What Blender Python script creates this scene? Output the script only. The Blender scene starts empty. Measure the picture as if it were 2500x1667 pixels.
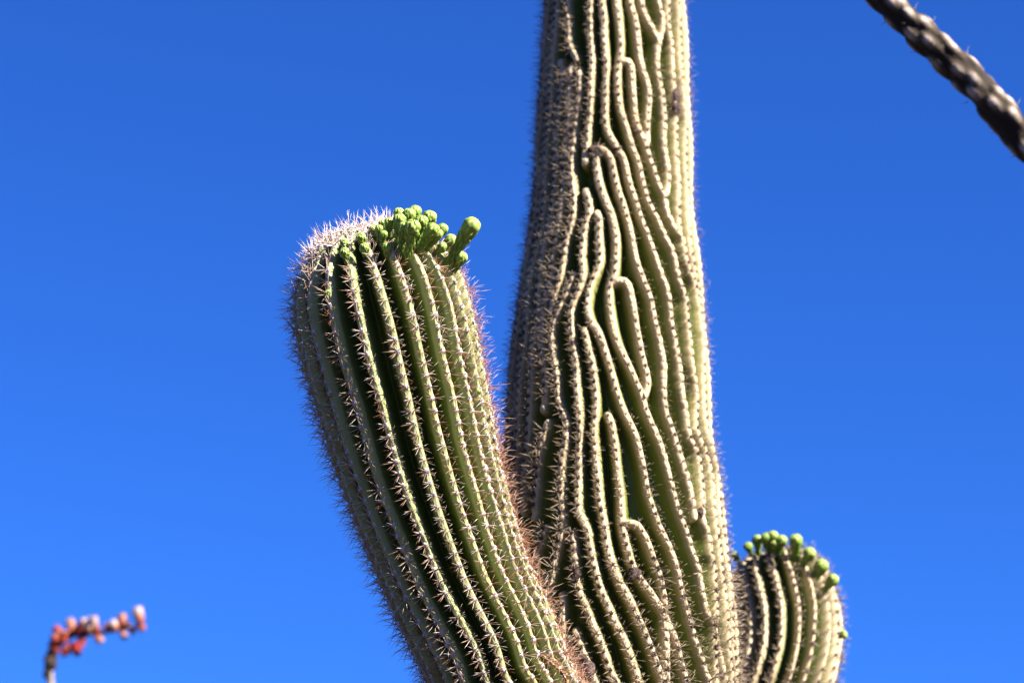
import bpy, math, random
import numpy as np

scene = bpy.context.scene
# ------------------------------------------------------------------ camera
cam_data = bpy.data.cameras.new('camera')
cam = bpy.data.objects.new('camera', cam_data)
scene.collection.objects.link(cam)
cam.location = (0, 0, 1.6)
cam.rotation_euler = (math.radians(90 + 18), 0, 0)
cam_data.lens = 100
cam_data.sensor_width = 36
cam_data.clip_end = 5000
cam_data.dof.use_dof = True
cam_data.dof.focus_distance = 5.66
cam_data.dof.aperture_fstop = 2.0
cam_data.dof.aperture_blades = 8
scene.camera = cam

# ------------------------------------------------------------------ light
SUN_AZ = math.radians(58)        # to the right of the line from cactus to camera
SUN_EL = math.radians(38)
world = bpy.data.worlds.new('World')
scene.world = world
world.use_nodes = True
nt = world.node_tree
nt.nodes.clear()
wout = nt.nodes.new('ShaderNodeOutputWorld')
bg = nt.nodes.new('ShaderNodeBackground')
sky = nt.nodes.new('ShaderNodeTexSky')
sky.sky_type = 'NISHITA'
sky.sun_disc = False
sky.sun_elevation = SUN_EL
to_sun = (math.sin(SUN_AZ) * math.cos(SUN_EL), -math.cos(SUN_AZ) * math.cos(SUN_EL), math.sin(SUN_EL))
sky.sun_rotation = math.atan2(to_sun[0], to_sun[1])
sky.altitude = 1500
sky.air_density = 1.0
sky.dust_density = 0.1
sky.ozone_density = 6.0
tint = nt.nodes.new('ShaderNodeMix')                # polarised, very clear desert air
tint.data_type = 'RGBA'; tint.blend_type = 'MULTIPLY'
tint.inputs['Factor'].default_value = 1.0
tint.inputs['B'].default_value = (0.139, 0.357, 0.782, 1)
nt.links.new(sky.outputs[0], tint.inputs['A'])
nt.links.new(tint.outputs['Result'], bg.inputs['Color'])
bg.inputs['Strength'].default_value = 0.05
nt.links.new(bg.outputs[0], wout.inputs['Surface'])

sun_data = bpy.data.lights.new('sun', 'SUN')
sun_data.energy = 5.0
sun_data.angle = math.radians(0.5)
sun_data.color = (1.0, 0.93, 0.80)
sun = bpy.data.objects.new('sun', sun_data)
scene.collection.objects.link(sun)
from mathutils import Vector, Matrix
sun.rotation_euler = Vector(to_sun).to_track_quat('Z', 'Y').to_euler()
sun.location = (8, -4, 9)

scene.view_settings.view_transform = 'Standard'
scene.view_settings.look = 'None'
scene.view_settings.exposure = 2.35
scene.view_settings.gamma = 1.0
scene.view_settings.use_curve_mapping = False
scene.cycles.max_bounces = 6
scene.cycles.diffuse_bounces = 3

rng = np.random.default_rng(11)
random.seed(11)
COL = scene.collection

# ------------------------------------------------------------------ surveyed shapes (metres, degrees)
TRUNK_PROFILE = [(2.8249, 0.2287, 0.2593), (2.8784, 0.2278, 0.258), (2.9321, 0.2266, 0.2561), (2.9862, 0.2252, 0.2539), (3.0405, 0.2237, 0.2513), (3.0951, 0.2219, 0.2483), (3.1501, 0.2199, 0.2448), (3.2053, 0.2178, 0.2408), (3.2609, 0.2156, 0.2365), (3.3167, 0.2138, 0.2322), (3.3729, 0.2129, 0.2284), (3.4294, 0.2133, 0.2253), (3.4862, 0.2146, 0.2221), (3.5433, 0.2166, 0.2184), (3.6008, 0.2188, 0.2135), (3.6585, 0.2211, 0.2076), (3.7166, 0.2232, 0.2006), (3.775, 0.2252, 0.1932), (3.8338, 0.227, 0.1866), (3.8929, 0.2286, 0.1821), (3.9523, 0.2301, 0.1795), (4.0121, 0.2315, 0.1781), (4.0722, 0.233, 0.1765), (4.1326, 0.2343, 0.1743), (4.1934, 0.2356, 0.1715), (4.2546, 0.2369, 0.1683), (4.3161, 0.238, 0.1651), (4.378, 0.2387, 0.1625)]
TRUNK_RIBS = [
    [(46.7,4.326),(45.6,4.269),(47.5,4.217),(47.3,4.149),(49.4,4.096),(51.9,4.046),(51.1,4.005),(50.7,3.925),(51.2,3.874),(50.3,3.828),(49.9,3.794),(50.5,3.754)],
    [(60.1,4.34),(61.8,4.287),(62.1,4.233),(60.8,4.15),(63.2,4.071),(66.5,4.035),(64.8,3.94),(65.6,3.89),(62.6,3.821),(61.6,3.741),(65.0,3.696),(69.4,3.633),(70.3,3.557)],
    [(34.6,4.315),(38.2,4.277),(38.1,4.244),(35.8,4.223),(34.2,4.213)],
    [(19.4,4.306),(22.3,4.271),(27.1,4.246),(30.9,4.227),(34.2,4.213),(32.8,4.191),(32.1,4.155),(33.7,4.124),(36.5,4.091),(37.8,4.06),(38.5,4.02),(37.2,3.979),(38.1,3.941),(40.2,3.918),(41.0,3.884),(40.1,3.856),(38.4,3.844)],
    [(10.1,4.302),(12.6,4.275),(15.1,4.235),(16.2,4.195),(17.4,4.16),(19.9,4.129),(23.4,4.1),(24.7,4.069),(24.0,4.037),(23.3,3.997),(23.6,3.966),(22.6,3.955)],
    [(5.0,4.153),(9.0,4.15),(10.8,4.133),(11.4,4.098),(12.3,4.059),(13.6,4.02),(16.4,3.989),(21.4,3.96),(24.5,3.928),(28.0,3.901),(31.0,3.87),(34.5,3.849),(37.0,3.83),(37.5,3.804),(40.9,3.78),(45.3,3.763),(51.5,3.747),(52.7,3.723),(55.2,3.694),(59.7,3.67),(64.4,3.648),(66.9,3.62),(68.9,3.591),(69.3,3.555),(69.9,3.518),(68.1,3.44),(67.7,3.402),(66.5,3.351),(67.2,3.303),(71.1,3.257),(73.5,3.223),(72.9,3.185),(70.2,3.121),(72.1,3.087),(71.7,3.043),(72.2,2.995),(71.7,2.941),(71.5,2.885),(71.9,2.826),(74.9,2.77)],
    [(-1.1,4.301),(0.2,4.274),(1.5,4.232),(2.5,4.192),(1.6,4.159),(0.2,4.124),(0.6,4.084),(2.0,4.044),(4.4,4.015),(7.7,3.984),(10.1,3.958),(12.5,3.935),(15.8,3.912),(18.4,3.877),(20.6,3.849),(22.8,3.821),(25.9,3.799),(29.6,3.777),(32.7,3.752),(36.4,3.728),(39.7,3.71),(41.9,3.686),(43.6,3.657),(47.0,3.629),(50.7,3.605),(50.8,3.573),(51.3,3.543),(51.9,3.51),(52.1,3.479),(52.8,3.449),(54.3,3.423),(56.0,3.394),(55.9,3.364),(54.1,3.325),(53.7,3.301),(57.5,3.28),(60.7,3.252),(62.1,3.223),(61.9,3.186),(60.2,3.148),(61.1,3.117),(61.9,3.083),(63.5,3.035),(62.8,2.986),(63.0,2.95),(62.8,2.913),(62.7,2.877),(63.4,2.841),(65.1,2.808),(67.9,2.764)],
    [(-13.0,4.303),(-11.1,4.262),(-10.8,4.221),(-9.4,4.18),(-8.2,4.138),(-8.9,4.098),(-8.7,4.058),(-8.8,4.018),(-7.1,3.984),(-3.2,3.961),(1.2,3.937),(4.4,3.921),(6.7,3.901),(8.2,3.874),(10.4,3.848),(12.7,3.828),(15.1,3.802),(17.7,3.773),(20.6,3.75),(22.7,3.727),(24.7,3.705),(26.7,3.682),(29.0,3.657),(31.1,3.637),(33.5,3.618),(35.5,3.588),(36.4,3.558),(37.3,3.529),(39.5,3.499),(40.7,3.468),(42.0,3.439),(42.4,3.407),(42.7,3.377),(44.3,3.342),(44.9,3.311),(46.3,3.282),(49.7,3.265),(51.9,3.245),(52.4,3.219),(51.9,3.189),(50.5,3.151),(48.7,3.125),(48.4,3.1),(50.3,3.082),(52.2,3.061),(52.8,3.031),(55.1,3.003),(54.6,2.972),(54.5,2.94),(53.6,2.911),(51.0,2.88),(50.5,2.856),(51.6,2.832),(54.0,2.806),(56.6,2.777),(58.8,2.757)],
    [(-23.0,4.307),(-22.9,4.266),(-22.1,4.225),(-20.7,4.189),(-19.5,4.156),(-19.7,4.115),(-20.0,4.075),(-20.6,4.035),(-21.5,3.996),(-22.1,3.962),(-23.4,3.931),(-23.1,3.91)],
    [(-12.7,3.941),(-14.8,3.916),(-13.7,3.889),(-12.0,3.861),(-9.5,3.835),(-6.2,3.808),(-3.1,3.783),(-0.8,3.753),(0.7,3.724),(1.1,3.695),(0.8,3.662),(0.2,3.636),(-1.6,3.621),(-2.6,3.597),(-2.2,3.571),(-1.3,3.546),(-0.2,3.521),(1.7,3.491),(3.6,3.47),(6.6,3.445),(9.7,3.422),(12.5,3.397),(14.9,3.376),(16.5,3.358),(17.8,3.335),(19.5,3.312),(22.0,3.285),(24.0,3.262),(25.4,3.24),(26.7,3.217),(27.9,3.19),(29.2,3.166),(30.4,3.141),(31.8,3.117),(33.8,3.092),(36.0,3.067),(37.4,3.044),(38.9,3.02),(41.0,2.996),(41.9,2.969),(42.6,2.94),(44.3,2.915),(46.1,2.892),(49.3,2.877)],
    [(-12.7,3.941),(-8.0,3.933),(-3.9,3.916),(-2.3,3.893),(0.0,3.86),(2.4,3.831),(5.4,3.804),(7.6,3.776),(9.7,3.749),(11.0,3.723),(12.2,3.697),(14.0,3.665),(16.5,3.641),(19.0,3.618),(21.4,3.598),(23.4,3.576),(24.6,3.548),(26.1,3.521),(28.1,3.491),(29.2,3.462),(30.4,3.435),(30.0,3.407),(29.7,3.38),(29.8,3.355),(30.5,3.328),(32.3,3.306),(34.5,3.28),(35.9,3.256),(37.3,3.233),(38.6,3.207),(40.0,3.183),(40.9,3.16),(41.5,3.136),(42.2,3.114),(42.3,3.101)],
    [(-21.8,3.841),(-19.1,3.819),(-17.9,3.797),(-18.5,3.781),(-20.3,3.761),(-21.1,3.733),(-20.8,3.706),(-20.8,3.679),(-19.2,3.652),(-19.3,3.628),(-20.8,3.602),(-23.9,3.578),(-25.1,3.56),(-25.1,3.536),(-24.2,3.507),(-23.4,3.484),(-21.7,3.456),(-20.4,3.425),(-20.0,3.393),(-19.3,3.363),(-18.4,3.331),(-18.2,3.3),(-18.6,3.264),(-19.2,3.235),(-19.4,3.203),(-19.8,3.167),(-20.0,3.136),(-20.1,3.107),(-19.2,3.091),(-17.0,3.075),(-15.3,3.052),(-14.9,3.03),(-14.0,3.008),(-13.0,2.983),(-11.6,2.956),(-10.2,2.932),(-8.3,2.911),(-6.0,2.887),(-4.1,2.863),(-2.1,2.845),(0.4,2.821),(2.3,2.798),(4.3,2.77),(6.4,2.732)],
    [(-12.5,3.785),(-10.9,3.769),(-10.6,3.742),(-10.2,3.715),(-9.1,3.688),(-9.3,3.663),(-11.5,3.638),(-13.8,3.612),(-14.7,3.587),(-15.0,3.562),(-14.0,3.54),(-11.5,3.52),(-8.1,3.499),(-5.4,3.473),(-3.1,3.445),(-1.2,3.421),(0.5,3.396),(2.2,3.369),(4.9,3.332),(7.4,3.306),(10.1,3.281),(11.8,3.258),(12.9,3.233),(13.9,3.209),(14.6,3.187),(15.1,3.166),(15.5,3.144),(16.8,3.122),(18.6,3.094),(20.0,3.073),(22.5,3.049),(25.1,3.023),(27.1,2.998),(28.5,2.975),(29.4,2.949),(30.8,2.923),(32.3,2.9),(33.8,2.878),(35.3,2.855),(36.9,2.832),(39.0,2.81),(40.9,2.788),(42.9,2.763),(44.2,2.747)],
    [(-25.8,3.642),(-28.1,3.614),(-31.2,3.588),(-33.5,3.566),(-35.9,3.543),(-37.3,3.514),(-36.0,3.476),(-33.3,3.427),(-32.3,3.398),(-31.2,3.358),(-29.1,3.331),(-26.4,3.31),(-26.2,3.285),(-26.5,3.263),(-27.5,3.239),(-28.3,3.215),(-29.0,3.188),(-29.3,3.159),(-29.4,3.136),(-29.2,3.111),(-28.9,3.087),(-29.6,3.063),(-30.8,3.04),(-32.7,3.011),(-33.9,2.986),(-34.8,2.964),(-36.1,2.943),(-37.8,2.904),(-39.3,2.862)],
    [(-45.1,4.324),(-44.0,4.295),(-41.8,4.252),(-40.1,4.21),(-35.0,4.178),(-33.0,4.167)],
    [(-30.1,4.139),(-29.6,4.094),(-30.8,4.055),(-32.4,4.015),(-33.3,3.976),(-34.3,3.923),(-32.4,3.872),(-30.2,3.831),(-29.7,3.791),(-31.9,3.752),(-33.7,3.721),(-33.6,3.692),(-33.7,3.666),(-34.5,3.637),(-36.9,3.6),(-39.1,3.563)],
    [(-38.6,4.15),(-38.2,4.1),(-38.1,4.046),(-39.6,3.995),(-40.3,3.942),(-41.1,3.889),(-40.1,3.838),(-39.7,3.798),(-41.6,3.75),(-42.9,3.702),(-43.2,3.654),(-44.3,3.606),(-45.6,3.559),(-45.2,3.502),(-42.1,3.434),(-40.3,3.386),(-41.0,3.34)],
    [(-50.1,4.176),(-48.2,4.095),(-49.4,4.043),(-50.1,3.991),(-49.6,3.926),(-50.0,3.867),(-49.9,3.808),(-50.8,3.749),(-52.4,3.692),(-53.2,3.634),(-51.8,3.556),(-52.0,3.49),(-51.3,3.423),(-52.2,3.35),(-53.3,3.277),(-54.4,3.204),(-54.9,3.122)],
    [(-60.8,4.341),(-59.4,4.267),(-60.0,4.207),(-60.7,4.108),(-61.5,4.056),(-61.8,4.003),(-61.0,3.938),(-60.8,3.878),(-60.0,3.818),(-60.8,3.76),(-63.2,3.704),(-63.7,3.646),(-61.8,3.567),(-62.1,3.5),(-62.3,3.435),(-62.1,3.36),(-63.3,3.287),(-63.9,3.213),(-63.8,3.131)],
    [(0.3,3.617),(2.7,3.62),(5.6,3.621),(8.7,3.611),(10.0,3.591),(11.5,3.565),(12.7,3.54),(13.9,3.51),(15.4,3.485),(16.5,3.461),(18.3,3.432),(19.8,3.409),(20.2,3.393),(19.8,3.379),(18.2,3.364),(16.9,3.355)],
    [(-16.3,3.509),(-14.8,3.485),(-13.3,3.46),(-11.2,3.43),(-10.1,3.397),(-9.4,3.37),(-9.1,3.339),(-9.6,3.31),(-10.4,3.29),(-10.6,3.267),(-10.2,3.237),(-10.1,3.208),(-9.7,3.179),(-9.4,3.147),(-8.9,3.115),(-7.9,3.086),(-7.1,3.061),(-6.4,3.03),(-5.1,3.001),(-3.6,2.977),(-1.9,2.955),(0.6,2.931),(3.1,2.911),(5.3,2.889),(7.2,2.868),(9.2,2.85),(11.1,2.829),(13.1,2.806),(15.2,2.781),(17.2,2.754),(18.4,2.735)],
    [(-2.8,3.312),(-1.3,3.295),(-0.5,3.268),(0.4,3.241),(0.5,3.217),(0.8,3.192),(1.1,3.168),(1.6,3.143),(1.5,3.119),(1.4,3.096),(1.5,3.068),(2.6,3.038),(4.0,3.01),(5.3,2.987),(7.2,2.965),(10.1,2.947),(13.6,2.926),(16.5,2.906),(19.7,2.883),(21.7,2.862),(24.2,2.84),(26.3,2.815),(27.9,2.79),(29.5,2.763),(31.0,2.739)],
    [(4.1,3.072),(6.7,3.072),(9.2,3.069),(10.9,3.058),(12.5,3.045),(14.3,3.025),(15.8,3.003),(17.5,2.982),(19.1,2.964),(19.9,2.945),(20.4,2.925),(21.0,2.909),(20.0,2.892),(19.3,2.885)],
    [(-37.2,3.309),(-40.1,3.282),(-42.2,3.254),(-44.1,3.226),(-45.2,3.198),(-45.3,3.17),(-46.2,3.145),(-46.4,3.116),(-46.6,3.103)],
    [(-39.8,3.077),(-41.1,3.053),(-43.2,3.036),(-45.9,3.007)],
    [(-23.8,3.055),(-23.2,3.03),(-22.7,3.005),(-22.4,2.982),(-21.9,2.958),(-20.8,2.933),(-18.9,2.911),(-16.8,2.889),(-15.4,2.87),(-13.7,2.851),(-11.7,2.829),(-9.9,2.808),(-8.3,2.787),(-6.5,2.761),(-4.5,2.732)],
    [(-30.0,2.926),(-29.2,2.906),(-29.3,2.882),(-29.3,2.854),(-29.0,2.83),(-28.0,2.806),(-26.3,2.783),(-24.5,2.737)],
    [(-23.1,2.847),(-21.2,2.827),(-19.7,2.808),(-17.7,2.786),(-15.5,2.757),(-14.0,2.734)],
]
ARM_NEAR = [(0.2301, 5.9, 2.597, 0.1347), (0.1258, 5.8, 2.597, 0.1359), (0.0399, 5.735, 2.6401, 0.1372), (-0.0149, 5.7, 2.7199, 0.1412), (-0.0457, 5.675, 2.7939, 0.1428), (-0.1088, 5.635, 2.9222, 0.1462), (-0.1747, 5.585, 3.102, 0.1597), (-0.2207, 5.54, 3.2682, 0.1733), (-0.2484, 5.51, 3.3758, 0.1792), (-0.2618, 5.495, 3.428, 0.1801), (-0.2669, 5.49, 3.4483, 0.1785)]
ARM_NEAR_DOME = 0.1770
ARM_FAR = [(0.2745, 6.12, 2.6609, 0.0974), (0.4082, 6.27, 2.6869, 0.1016), (0.5067, 6.36, 2.7302, 0.1069), (0.5853, 6.39, 2.8103, 0.1133), (0.6213, 6.4, 2.8971, 0.1196), (0.635, 6.43, 2.9844, 0.1234), (0.6337, 6.465, 3.0547, 0.1226), (0.6287, 6.49, 3.0994, 0.1185)]
ARM_FAR_DOME = 0.0895
BUDS_NEAR = [(-0.133, 5.3974, 3.5118, -0.0806, 5.3467, 3.581, 0.0166, 0.9), (-0.1214, 5.4071, 3.4978, -0.1018, 5.3867, 3.5276, 0.0116, 0.45), (-0.1416, 5.4475, 3.563, -0.1243, 5.4403, 3.5835, 0.0128, 0.9), (-0.1583, 5.3763, 3.525, -0.1388, 5.3613, 3.5407, 0.0094, 0.5), (-0.1616, 5.4042, 3.559, -0.1398, 5.3865, 3.5886, 0.0109, 0.9), (-0.1892, 5.356, 3.5299, -0.1578, 5.322, 3.5636, 0.0123, 0.3), (-0.1733, 5.3719, 3.5375, -0.1497, 5.3488, 3.5642, 0.011, 0.4), (-0.1809, 5.3941, 3.5672, -0.1661, 5.37, 3.6072, 0.0131, 0.3), (-0.1941, 5.3648, 3.547, -0.1813, 5.3348, 3.5847, 0.0123, 0.2), (-0.2025, 5.3943, 3.5803, -0.195, 5.3715, 3.6208, 0.012, 0.8), (-0.2091, 5.3786, 3.5707, -0.2064, 5.3544, 3.6073, 0.0124, 0.5), (-0.2086, 5.3366, 3.5091, -0.197, 5.2883, 3.5558, 0.0142, 0.1), (-0.2234, 5.3375, 3.5226, -0.2138, 5.3, 3.5602, 0.0109, 0.1), (-0.2314, 5.3513, 3.5496, -0.2247, 5.3223, 3.5836, 0.0121, 0.1), (-0.2337, 5.3812, 3.5815, -0.2277, 5.3612, 3.6134, 0.0099, 0.2), (-0.246, 5.3572, 3.5609, -0.2456, 5.3383, 3.5849, 0.009, 0.1), (-0.2598, 5.3655, 3.5714, -0.2611, 5.3528, 3.5891, 0.0066, 0.1), (-0.266, 5.3465, 3.549, -0.2653, 5.3301, 3.5678, 0.0075, 0.2), (-0.2597, 5.3375, 3.5344, -0.2554, 5.32, 3.5525, 0.0072, 0.2), (-0.2494, 5.3263, 3.508, -0.2486, 5.3107, 3.5224, 0.0089, 0.15), (-0.2777, 5.3562, 3.5609, -0.2793, 5.345, 3.575, 0.0053, 0.1), (-0.2955, 5.3408, 3.5358, -0.3008, 5.3286, 3.5483, 0.0089, 0.1), (-0.2899, 5.3273, 3.5091, -0.2933, 5.3134, 3.5218, 0.0091, 0.3), (-0.3271, 5.3466, 3.5293, -0.3344, 5.3359, 3.5399, 0.0079, 0.1), (-0.3254, 5.3303, 3.49, -0.3322, 5.3077, 3.5098, 0.0091, 0.1), (-0.3656, 5.3472, 3.4295, -0.3666, 5.3394, 3.4353, 0.0065, 0.1), (-0.0741, 5.456, 3.265, -0.0689, 5.4517, 3.2674, 0.0053, 0.2)]
BUDS_FAR = [(0.5586, 6.4464, 3.1686, 0.5493, 6.4397, 3.1911, 0.0099, 0.3), (0.5715, 6.4207, 3.1658, 0.5679, 6.4036, 3.1981, 0.0116, 0.6), (0.5917, 6.4044, 3.1641, 0.5866, 6.3815, 3.1965, 0.0124, 0.6), (0.5973, 6.4032, 3.1654, 0.6018, 6.3779, 3.2009, 0.0119, 0.7), (0.615, 6.3971, 3.1641, 0.6214, 6.3764, 3.1899, 0.0124, 0.6), (0.6033, 6.3982, 3.1621, 0.6042, 6.3815, 3.1833, 0.0108, 0.4), (0.653, 6.3834, 3.1426, 0.6514, 6.3502, 3.1834, 0.0144, 0.5), (0.6677, 6.3794, 3.131, 0.6827, 6.3577, 3.155, 0.0138, 0.6), (0.6956, 6.3755, 3.1021, 0.7089, 6.3553, 3.1256, 0.0146, 0.6), (0.7135, 6.3707, 3.0698, 0.7336, 6.351, 3.0919, 0.0128, 0.6), (0.7423, 6.3749, 2.9648, 0.7552, 6.37, 2.9683, 0.0086, 0.4), (0.5343, 6.4656, 3.1487, 0.5198, 6.4597, 3.1746, 0.0088, 0.3)]
TORN_SKIN = [(0.0606, 5.5732, 2.758, 0.6362, -0.771, -0.0291), (0.0757, 5.5891, 2.7481, 0.7155, -0.6985, 0.012), (0.0873, 5.6011, 2.7425, 0.7515, -0.6549, 0.0805), (0.099, 5.6131, 2.7335, 0.7656, -0.6256, 0.1498), (0.1064, 5.6185, 2.7213, 0.7631, -0.625, 0.1645), (0.112, 5.6208, 2.7027, 0.7381, -0.6559, 0.1579)]
OCOTILLO_BARE = [(0.3947, 4.62, 4.0496), (0.5263, 4.62, 3.899), (0.671, 4.62, 3.7333), (0.7163, 4.62, 3.6814), (0.7632, 4.62, 3.6317), (0.7999, 4.62, 3.5937), (0.8409, 4.62, 3.5426), (0.8897, 4.62, 3.4788), (1.0397, 4.64, 3.2788), (1.2297, 4.67, 2.9788), (1.3897, 4.71, 2.6188), (1.4997, 4.75, 2.1988), (1.5697, 4.78, 1.6788), (1.6047, 4.8, 0.9788), (1.6097, 4.81, 0.35), (1.6097, 4.82, -0.02)]
OCOTILLO_FLOWERING = [(-0.6979, 4.25, 2.4262), (-0.6985, 4.25, 2.4382), (-0.6986, 4.25, 2.458), (-0.698, 4.25, 2.4734), (-0.6914, 4.25, 2.4935), (-0.6793, 4.25, 2.5054), (-0.6599, 4.25, 2.5137), (-0.624, 4.25, 2.5164), (-0.5971, 4.25, 2.521), (-0.5676, 4.25, 2.5265)]
OCOTILLO_FLOWERS = [(-0.6894, 4.25, 2.4899, -0.6948, 4.2437, 2.5105, 0.0071, 0.35), (-0.6861, 4.25, 2.4963, -0.6837, 4.2511, 2.5176, 0.0066, 0.5), (-0.6756, 4.25, 2.5027, -0.6785, 4.2469, 2.5167, 0.0071, 0.3), (-0.6717, 4.25, 2.4963, -0.6771, 4.2525, 2.4895, 0.0075, 0.35), (-0.6594, 4.25, 2.5027, -0.654, 4.253, 2.4942, 0.0071, 0.02), (-0.6437, 4.25, 2.5137, -0.6445, 4.2396, 2.5243, 0.0066, 0.75), (-0.6616, 4.25, 2.5118, -0.6586, 4.2383, 2.5221, 0.0066, 0.2), (-0.6132, 4.25, 2.5173, -0.6184, 4.2581, 2.5283, 0.0053, 0.5), (-0.5863, 4.25, 2.5219, -0.5841, 4.2442, 2.5289, 0.0058, 0.6), (-0.6943, 4.25, 2.4807, -0.6921, 4.2436, 2.4922, 0.0071, 0.3), (-0.5792, 4.25, 2.5238, -0.5778, 4.2619, 2.5199, 0.0053, 0.7), (-0.5649, 4.25, 2.5274, -0.5717, 4.2493, 2.5521, 0.0089, 0.9), (-0.5703, 4.25, 2.5265, -0.5622, 4.2581, 2.5246, 0.0062, 0.5), (-0.6006, 4.25, 2.5173, -0.6092, 4.2494, 2.5319, 0.008, 1), (-0.5935, 4.25, 2.521, -0.594, 4.2533, 2.5429, 0.0075, 0.6), (-0.6339, 4.25, 2.5173, -0.6373, 4.2416, 2.5375, 0.0075, 0.95), (-0.6474, 4.25, 2.5155, -0.6533, 4.2532, 2.5355, 0.0071, 0.8), (-0.667, 4.25, 2.5109, -0.6739, 4.2588, 2.5349, 0.008, 0.7), (-0.6812, 4.25, 2.5063, -0.6947, 4.2506, 2.523, 0.0071, 0.2), (-0.6909, 4.25, 2.4844, -0.7007, 4.2558, 2.5002, 0.0066, 0.4), (-0.6824, 4.25, 2.4944, -0.6761, 4.2541, 2.4825, 0.0075, 0.45), (-0.6647, 4.25, 2.5008, -0.6578, 4.2395, 2.4831, 0.0075, 0.1), (-0.6596, 4.25, 2.5082, -0.6512, 4.2562, 2.5022, 0.0071, 0.0), (-0.6338, 4.25, 2.5137, -0.6245, 4.2522, 2.5022, 0.0066, 0.7), (-0.5934, 4.25, 2.5183, -0.5878, 4.2452, 2.5081, 0.0062, 0.7), (-0.6773, 4.25, 2.5008, -0.6831, 4.2387, 2.5058, 0.0071, 0.3), (-0.6544, 4.25, 2.5118, -0.6678, 4.2588, 2.5211, 0.0066, 0.1), (-0.6284, 4.25, 2.5155, -0.6351, 4.2493, 2.5264, 0.0062, 0.4), (-0.5934, 4.25, 2.5192, -0.5981, 4.2553, 2.5277, 0.0062, 0.3), (-0.6682, 4.25, 2.499, -0.6729, 4.2591, 2.4936, 0.0071, 0.05), (-0.6507, 4.25, 2.51, -0.6446, 4.2551, 2.5185, 0.0062, 0.2)]
TRUNK_SCARS = [(51.4, 4.094, 0.0119, 0.0221), (51.0, 4.064, 0.011, 0.0187), (-17.1, 3.939, 0.0102, 0.0085), (0.6, 3.938, 0.0085, 0.0068), (13.7, 3.983, 0.0068, 0.0059), (-22.3, 2.971, 0.0119, 0.0153), (6.4, 2.964, 0.0144, 0.0127), (47.4, 3.116, 0.0068, 0.0136), (-18.6, 2.758, 0.0255, 0.0289), (-21.7, 2.783, 0.0187, 0.0136), (50.4, 2.88, 0.0076, 0.0068)]
# ---- smooth tube helpers (pure numpy) ----
def spline(pts, n):
    """Catmull-Rom through pts (k,c), n samples per span"""
    p = np.asarray(pts, float)
    p = np.vstack([2 * p[0] - p[1], p, 2 * p[-1] - p[-2]])
    out = []
    for i in range(1, len(p) - 2):
        a, b, c, d = p[i - 1], p[i], p[i + 1], p[i + 2]
        t = np.linspace(0, 1, n, endpoint=False)[:, None]
        out.append(0.5 * (2 * b + (c - a) * t + (2 * a - 5 * b + 4 * c - d) * t ** 2 + (3 * b - a - 3 * c + d) * t ** 3))
    out.append(p[-2][None])
    return np.vstack(out)

def resample(q, step):
    s = np.r_[0, np.cumsum(np.linalg.norm(np.diff(q[:, :3], axis=0), axis=1))]
    m = max(2, int(s[-1] / step) + 1)
    t = np.linspace(0, s[-1], m)
    return np.stack([np.interp(t, s, q[:, k]) for k in range(q.shape[1])], 1), t

def unit(v):
    return v / np.maximum(np.linalg.norm(v, axis=-1, keepdims=True), 1e-9)

def arm_rings(path, dome, step):
    """path rows: x,y,z,radius from trunk joint to the shoulder of the tip; the tip is closed by
    a flattened dome of height `dome`. Returns centres, radii, tangent, ref (towards -Y), side."""
    q, s = resample(spline(path, 16), step)
    c, r = q[:, :3], q[:, 3]
    T = unit(np.gradient(c, axis=0))
    m = max(12, int(dome * 1.5 / step))
    a = np.linspace(0, math.pi / 2, m + 1)[1:]
    a[-1] = math.pi / 2 - 0.02
    c2 = c[-1] + T[-1] * (dome * np.sin(a))[:, None]
    r2 = r[-1] * np.cos(a) ** 0.95
    c = np.vstack([c, c2]); r = np.r_[r, r2]
    T = np.vstack([T, np.repeat(T[-1:], m, 0)])
    ref = np.array([0, -1.0, 0]) - T * (T @ np.array([0, -1.0, 0]))[:, None]
    ref = unit(ref)
    side = np.cross(T, ref)
    body = len(q)
    return c, r, T, ref, side, body

# ------------------------------------------------------------------ generic builders
def mesh_from(name, verts, quads=None, tris=None, normals=None, attrs=None, mats=(), midx=None):
    me = bpy.data.meshes.new(name)
    loops, starts = [], []
    n0 = 0
    if quads is not None and len(quads):
        quads = np.asarray(quads, np.int32)
        loops.append(quads.ravel()); starts.append(np.arange(len(quads)) * 4); n0 = len(quads) * 4
    if tris is not None and len(tris):
        tris = np.asarray(tris, np.int32)
        loops.append(tris.ravel()); starts.append(n0 + np.arange(len(tris)) * 3)
    loops = np.concatenate(loops).astype(np.int32); starts = np.concatenate(starts).astype(np.int32)
    me.vertices.add(len(verts)); me.vertices.foreach_set('co', np.asarray(verts, np.float32).ravel())
    me.loops.add(len(loops)); me.loops.foreach_set('vertex_index', loops)
    me.polygons.add(len(starts)); me.polygons.foreach_set('loop_start', starts)
    if midx is not None:
        me.polygons.foreach_set('material_index', np.asarray(midx, np.int32))
    me.update(calc_edges=True)
    for k, v in (attrs or {}).items():
        a = me.attributes.new(k, 'FLOAT', 'POINT')
        a.data.foreach_set('value', np.asarray(v, np.float32).ravel())
    for m in mats:
        me.materials.append(m)
    me.shade_smooth()
    if normals is not None:
        me.normals_split_custom_set_from_vertices(np.asarray(normals, np.float32).reshape(-1, 3).tolist())
    return me

def add(name, me, parent=None):
    o = bpy.data.objects.new(name, me)
    COL.objects.link(o)
    if parent is not None:
        o.parent = parent
    return o

def empty(name, loc, label, cat, group=None):
    o = bpy.data.objects.new(name, None)
    COL.objects.link(o)
    o.location = loc
    o.empty_display_size = 0.1
    o['label'] = label; o['category'] = cat
    if group: o['group'] = group
    return o

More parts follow.
